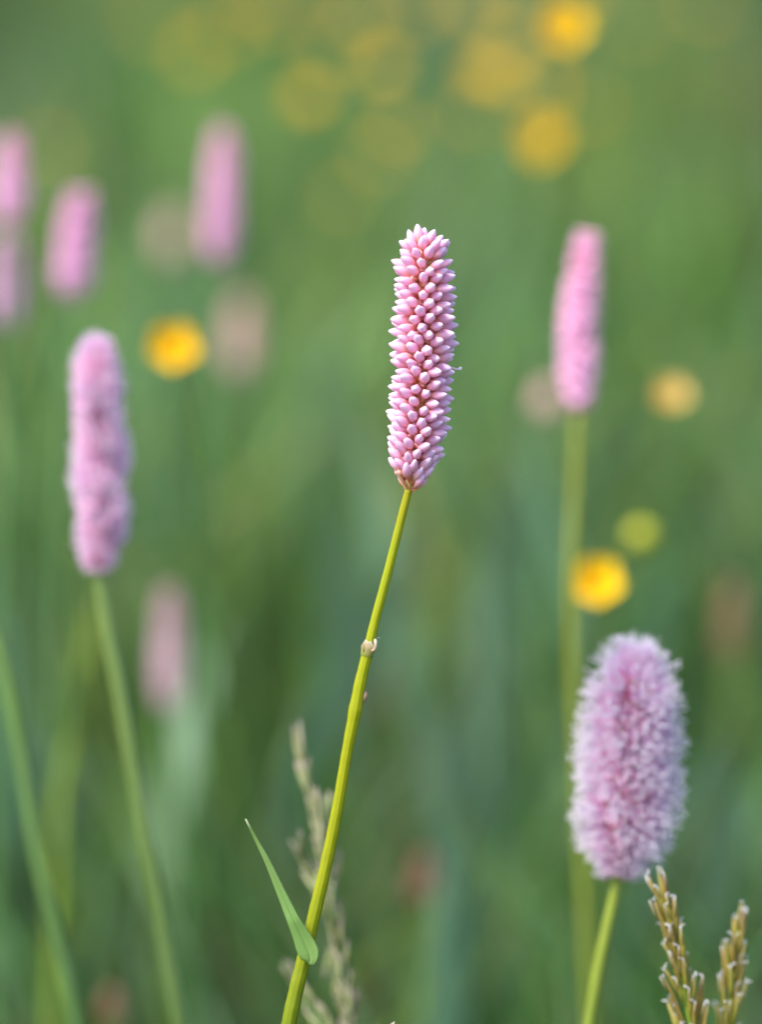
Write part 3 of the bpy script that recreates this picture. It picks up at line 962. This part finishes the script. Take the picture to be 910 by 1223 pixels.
# ------------------------------------------------------------------ grass flower heads
def spikelet_mesh(seed, length=0.0070, width=0.0013, thread=True):
    r = random.Random(seed)
    m = MB(); seg = 6
    prof = [(0, .3), (.12, .75), (.35, 1), (.6, .85), (.82, .5), (1.0, .14)]
    bx = r.uniform(-.0007, .0007)
    for z, w in prof:
        for k in range(seg):
            a = 6.2832 * k / seg
            ww = w * width / 2 * (1 + .16 * math.cos(2 * a))
            m.v.append((ww * math.cos(a) + bx * z * z, ww * .75 * math.sin(a), z * length)); m.t.append(z * 0.85)
    for i in range(len(prof) - 1):
        for k in range(seg):
            k2 = (k + 1) % seg
            m.f.append((i * seg + k, i * seg + k2, (i + 1) * seg + k2, (i + 1) * seg + k))
    m.f.append(tuple(range((len(prof) - 1) * seg, len(prof) * seg)))
    if thread:   # withered anthers at the tip
        for q in range(r.choice((0, 1, 1, 2))):
            e = Vector((bx, 0, length * .97))
            s = r.choice((-1, 1))
            m.tube([e, e + Vector((s * .0003, 0, .0005)), e + Vector((s * .0009, r.uniform(-.0003, .0003), r.uniform(.0004, .0009)))],
                   [0.00013, 0.00014, 0.0001], seg=4, t0=1, t1=1)
        m.tube([(0, width * .3, length * .55), (0, width * .55, length * .8), (bx, width * .5, length * 1.05)], [.0001, .00016, .0001], seg=4, t0=.7, t1=1)
    return m


SPL = [spikelet_mesh(300 + s, r_, w_).mesh('spikelet', M['straw']) for s, (r_, w_) in enumerate([(.0074, .0011), (.0060, .0009), (.0084, .0010), (.0066, .0012), (.0055, .0010), (.0078, .0009), (.0070, .0011)])]
SPP = [spikelet_mesh(320 + s, 0.0058, 0.0012, False).mesh('spikelet', M['panicle']) for s in range(4)]


def grass_spike(label, axis_px, d, n, spread_px, seed, meshes=SPL, stem_mat='stem_olive', group=None, scale=1.0, stem_r=0.0006, branches=(), tip_ang=14,
                name='grass_spike'):
    """axis_px: bottom of the head -> tip (px); the culm goes down to the soil"""
    r = random.Random(seed)
    head = [(a, b, d) for a, b in axis_px]
    pts, base = to_ground(head[::-1])
    root = empty(name, base, label, 'grass', group)
    sp = smooth_path([p - base for p in pts], 5)
    m = MB(); nn = len(sp)
    m.tube(sp, [stem_r * (1.2 - .8 * i / (nn - 1)) for i in range(nn)], seg=7)
    m.build('stem', M[stem_mat], root)
    lines = [([P(*p) for p in head], n, 0.0)]
    for br, k in branches:
        bp = [P(a, b, d + r.uniform(-.004, .004)) for a, b in br]
        lines.append((bp, k, 0.3))
        m = MB(); s2 = smooth_path([p - base for p in bp], 4)
        m.tube(s2, [0.0003] * len(s2), seg=5)
        m.build('branch', M[stem_mat], root)
    for pp, k, s0 in lines:
        path = smooth_path(pp, 5)
        for i in range(k):
            s = s0 + (1 - s0) * (i + .3) / k
            p, tan, L = axis_at(path, min(1, s))
            e1 = (RIGHT - tan * RIGHT.dot(tan)).normalized(); e2 = tan.cross(e1)
            a = i * 2.4 + r.uniform(-.4, .4)
            rad = e1 * math.cos(a) + e2 * math.sin(a)
            ang = R(tip_ang + r.uniform(-6, 8)) * (1 - 0.6 * s)
            dv = (tan * math.cos(ang) + rad * math.sin(ang)).normalized()
            off = rad * spread_px * PX * (1 - 0.75 * s) * r.uniform(.5, 1)
            place('spikelet', meshes[r.randrange(len(meshes))], root, p - base + off - tan * 0.002, dv, scale * r.uniform(.65, 1.25), a)
    return root


grass_spike('brown grass spike with white anther tips touching the foot of the fluffy bistort',
            [(834, 1290), (822, 1215), (810, 1150), (798, 1096), (788, 1066)], 0.620, 60, 14, 61, group='ripe grass spikes', tip_ang=17, scale=1.05)
grass_spike('brown grass spike standing apart with narrower pointed head and pale tips',
            [(866, 1290), (871, 1215), (876, 1160), (881, 1115), (884, 1095)], 0.626, 50, 11, 62, group='ripe grass spikes', tip_ang=14, scale=1.0)
grass_spike('pale loose grass head with pinkish tips rising behind the lime stem',
            [(420, 1245), (410, 1170), (397, 1080), (380, 990), (366, 930), (357, 885)], 0.652, 90, 10, 63, SPP, 'stem_green',
            branches=[([(405, 1130), (385, 1075), (368, 1035), (357, 1012)], 12), ([(398, 1080), (395, 1020), (392, 980), (391, 955)], 9),
                      ([(412, 1260), (380, 1212), (352, 1172), (338, 1152)], 12), ([(400, 1090), (400, 1150), (408, 1190), (415, 1215)], 8)], tip_ang=12, scale=1.0)
grass_spike('small grass spike with a single pale tip just showing above the dark grass',
            [(440, 1290), (455, 1250), (467, 1228)], 0.60, 5, 2, 64, SPP, tip_ang=10)


# ------------------------------------------------------------------ stalks, sorrel and broad leaves in the blur
def sorrel(px, py, d, length_px, label, seed, group='reddish sorrel heads', fat=1.0):
    r = random.Random(seed)
    s_m = d / FOCUS
    pts, base = to_ground([(px, py, d), (px - 3, py + length_px, d), (px - 5, py + length_px * 2, d)])
    root = empty('sorrel', base, label, 'plant', group)
    sp = smooth_path([p - base for p in pts], 5)
    m = MB(); m.tube(sp, [0.0011 - .0006 * i / (len(sp) - 1) for i in range(len(sp))], seg=6)
    m.build('stem', M['stem_olive'], root)
    path = [P(px - 3, py + length_px, d), P(px, py, d)]
    m = MB()
    for i in range(int(90 * fat)):
        s = r.random()
        p = path[0].lerp(path[1], s) - base
        a = r.uniform(0, 6.28); q = r.uniform(.001, .0055) * (1.1 - .6 * s) * fat
        c = p + Vector((math.cos(a) * q, math.sin(a) * q, r.uniform(-.002, .002)))
        w = r.uniform(.0010, .0018)
        n0 = len(m.v)
        for dv in ((w, 0, 0), (0, w, 0), (-w, 0, 0), (0, -w, 0), (0, 0, w * 1.2), (0, 0, -w * 1.2)):
            m.v.append((c.x + dv[0], c.y + dv[1], c.z + dv[2])); m.t.append(r.random())
        for f in ((0, 1, 4), (1, 2, 4), (2, 3, 4), (3, 0, 4), (1, 0, 5), (2, 1, 5), (3, 2, 5), (0, 3, 5)):
            m.f.append(tuple(n0 + k for k in f))
    sd_ = m.build('seeds', M['sorrel'], root, smooth=False)
    sd_['kind'] = 'stuff'
    return root


sorrel(876, 700, 0.98, 80, 'rust red sorrel head blurred behind the fluffy bistort', 71, fat=0.75)
sorrel(508, 1030, 0.90, 34, 'small red sorrel head low in the grass by a pale broad leaf', 72, fat=0.7)
sorrel(452, 780, 1.15, 60, 'dull brownish sorrel head behind the joint of the lime stem', 73)
sorrel(868, 440, 1.5, 50, 'faint brown sorrel head beside the dull tan buttercup', 74)
sorrel(136, 1190, 0.86, 16, 'tiny red sorrel head low among the dark grass between two stems', 75, fat=0.45)
sorrel(905, 50, 2.4, 70, 'far reddish sorrel head in the darkest green blur', 76)


def broad_leaf(length, width, fold, seed, bend, pet=.22):
    r = random.Random(seed)
    m = MB(); nu, nv = 14, 5
    ph = r.uniform(0, 6)
    for i in range(nu):
        s = i / (nu - 1)
        v_ = (s - pet) / (1 - pet)
        w = width * 0.5 * max(0.06, math.sin(math.pi * min(1, v_ * .96 + .04)) ** 0.75) if s > pet else max(.0012, width * 0.05)
        z = length * (s - bend * .55 * s ** 2.2)
        y = length * bend * s ** 2 * .8
        for k in range(nv):
            u = -1 + 2 * k / (nv - 1)
            m.v.append((u * w, y - abs(u) * w * fold + .0015 * math.sin(14 * s + ph + u * 2), z + abs(u) * w * .15)); m.t.append(s)
    for i in range(nu - 1):
        for k in range(nv - 1):
            m.f.append((i * nv + k, i * nv + k + 1, (i + 1) * nv + k + 1, (i + 1) * nv + k))
    return m


LEAVES = [broad_leaf(1.0 * l, w, f, s, b).mesh('leaf', M['broad']) for s, (l, w, f, b) in enumerate(
    [(.24, .040, .5, .35), (.20, .046, .4, .6), (.28, .036, .6, .25), (.17, .040, .3, .75), (.22, .050, .4, .5)])]


def leaf_clump(x, y, seed, label, group, n=5, size=1.0, only=None):
    r = random.Random(seed)
    root = empty('broad_leaf_plant', (x, y, 0), label, 'plant', group)
    for k in range(n):
        ob = link('leaf', LEAVES[r.randrange(5)], root)
        a = 6.2832 * k / n + r.uniform(-.5, .5)
        ob.rotation_euler = (R(r.uniform(-16, 6)), 0, a)
        ob.location = (math.cos(a) * -.006, math.sin(a) * .006, -.004)
        sc = size * r.uniform(.8, 1.2)
        ob.scale = (sc,) * 3
    return root


M['pale_leaf'] = plant_mat('broad_leaf_glaucous_sheen', [(0.0, (0.09, 0.20, 0.06)), (0.5, (0.14, 0.265, 0.13)), (1.0, (0.18, 0.30, 0.17))],
                           rough=0.38, trans=0.25, var=0.25, spec=0.6, noise_scale=60)  # glaucous tone, paled further with the sky's gloss painted into the colour
# the pale leaf standing up in the lower middle
b = P(548, 985, 0.90)
pl = empty('broad_leaf_plant', (b.x - .006, b.y + .012, 0), 'pale grey green broad leaf standing upright near the small red sorrel', 'plant', 'broad leaf plants')
UPR = broad_leaf(1.0, .085, .35, 77, .12, .4).mesh('leaf', M['pale_leaf'])
ob = link('leaf', UPR, pl); ob.rotation_euler = (0, 0, R(186)); ob.scale = (.22, .30, (b.z + .004) / .934)
ob = link('leaf', UPR, pl); ob.rotation_euler = (R(-6), R(-3), R(165)); ob.scale = (.13, .2, b.z * .72)

PALE = [broad_leaf(1.0, .050, .25, 40 + q, bd, .70).mesh('leaf', M['pale_leaf']) for q, bd in enumerate((.25, .18, .32))]
for i, (px, py, d, wd) in enumerate([(262, 600, 1.02, 1.0), (590, 640, 1.0, 1.1), (650, 780, .98, .8), 
                                     (838, 590, 1.05, 1.0), (92, 610, .94, .9),
                                     (600, 850, .92, .8), (540, 530, 1.2, 1.0), (520, 740, 1.05, 1.1), (780, 850, 1.0, 1.0),
                                     (400, 640, 1.15, 1.0), (700, 600, 1.2, 1.0), (320, 500, 1.3, 1.0), (560, 360, 1.5, 1.0), (150, 800, .95, .6)]):
    g = P(px, py, d)
    r = random.Random(900 + i)
    root = empty('broad_leaf_plant', (g.x, g.y + .01, 0), 'glaucous pale broad leaves on long stalks amid the blurred grass', 'plant', 'glaucous broad leaves')
    for q in range(2):
        ob = link('leaf', PALE[r.randrange(3)], root)
        hgt = (g.z + .030) * (1.0 if q == 0 else .85) / .86
        ob.scale = (hgt * wd * .95 / max(.6, hgt / .3), hgt * .7, hgt)
        ob.rotation_euler = (0, R(r.uniform(-6, 6)), R(180 + r.uniform(-60, 60)) if q == 0 else r.uniform(0, 6.28))
        ob.location = (0, 0, -.004)

LBL = 'blue green broad leaf rosette sunk in the blurred grass'
k = 0
for i in range(30):
    y = rnd.uniform(1.25, 2.6)
    x = rnd.uniform(-1, 1) * (0.10 + 0.17 * y)
    leaf_clump(x, y, 500 + i, LBL, 'broad leaf rosettes', n=rnd.choice((4, 5, 6)), size=rnd.uniform(.75, 1.15) * (0.9 if y < 1.2 else 1.1))

# bare flower stalks crossing the lower left
def stalk(pix, d, r0, mat, label, group='bare stalks in the grass'):
    pts, base = to_ground([(a, b_, d) for a, b_ in pix])
    root = empty('grass_stalk', base, label, 'grass', group)
    sp = smooth_path([p - base for p in pts], 5)
    m = MB(); n = len(sp)
    m.tube(sp, [r0 * (1.2 - 0.7 * i / (n - 1)) for i in range(n)], seg=8)
    m.build('stem', M[mat], root)
    # a long leaf blade sheathing the stalk
    j = int(n * .62)
    A = sp[j]; tipv = A + Vector((.02, .01, .09))
    side = Vector((0.6, .8, 0)) * .0016
    m = MB(); q = smooth_path([A, A.lerp(tipv, .5) + Vector((-.004, 0, .008)), tipv], 4)
    for i, p in enumerate(q):
        w = 1 - (i / (len(q) - 1)) ** 2
        m.v += [tuple(p - side * w), tuple(p + side * w)]; m.t += [i / 8, i / 8]
    m.f += [(2 * i, 2 * i + 1, 2 * i + 3, 2 * i + 2) for i in range(len(q) - 1)]
    m.build('leaf', M['leaf'], root)
    return root


stalk([(108, 735), (98, 800), (86, 870), (74, 950), (70, 1040)], 0.84, 0.0016, 'stem_olive', 'thin olive stalk behind the lumpy bistort stem')
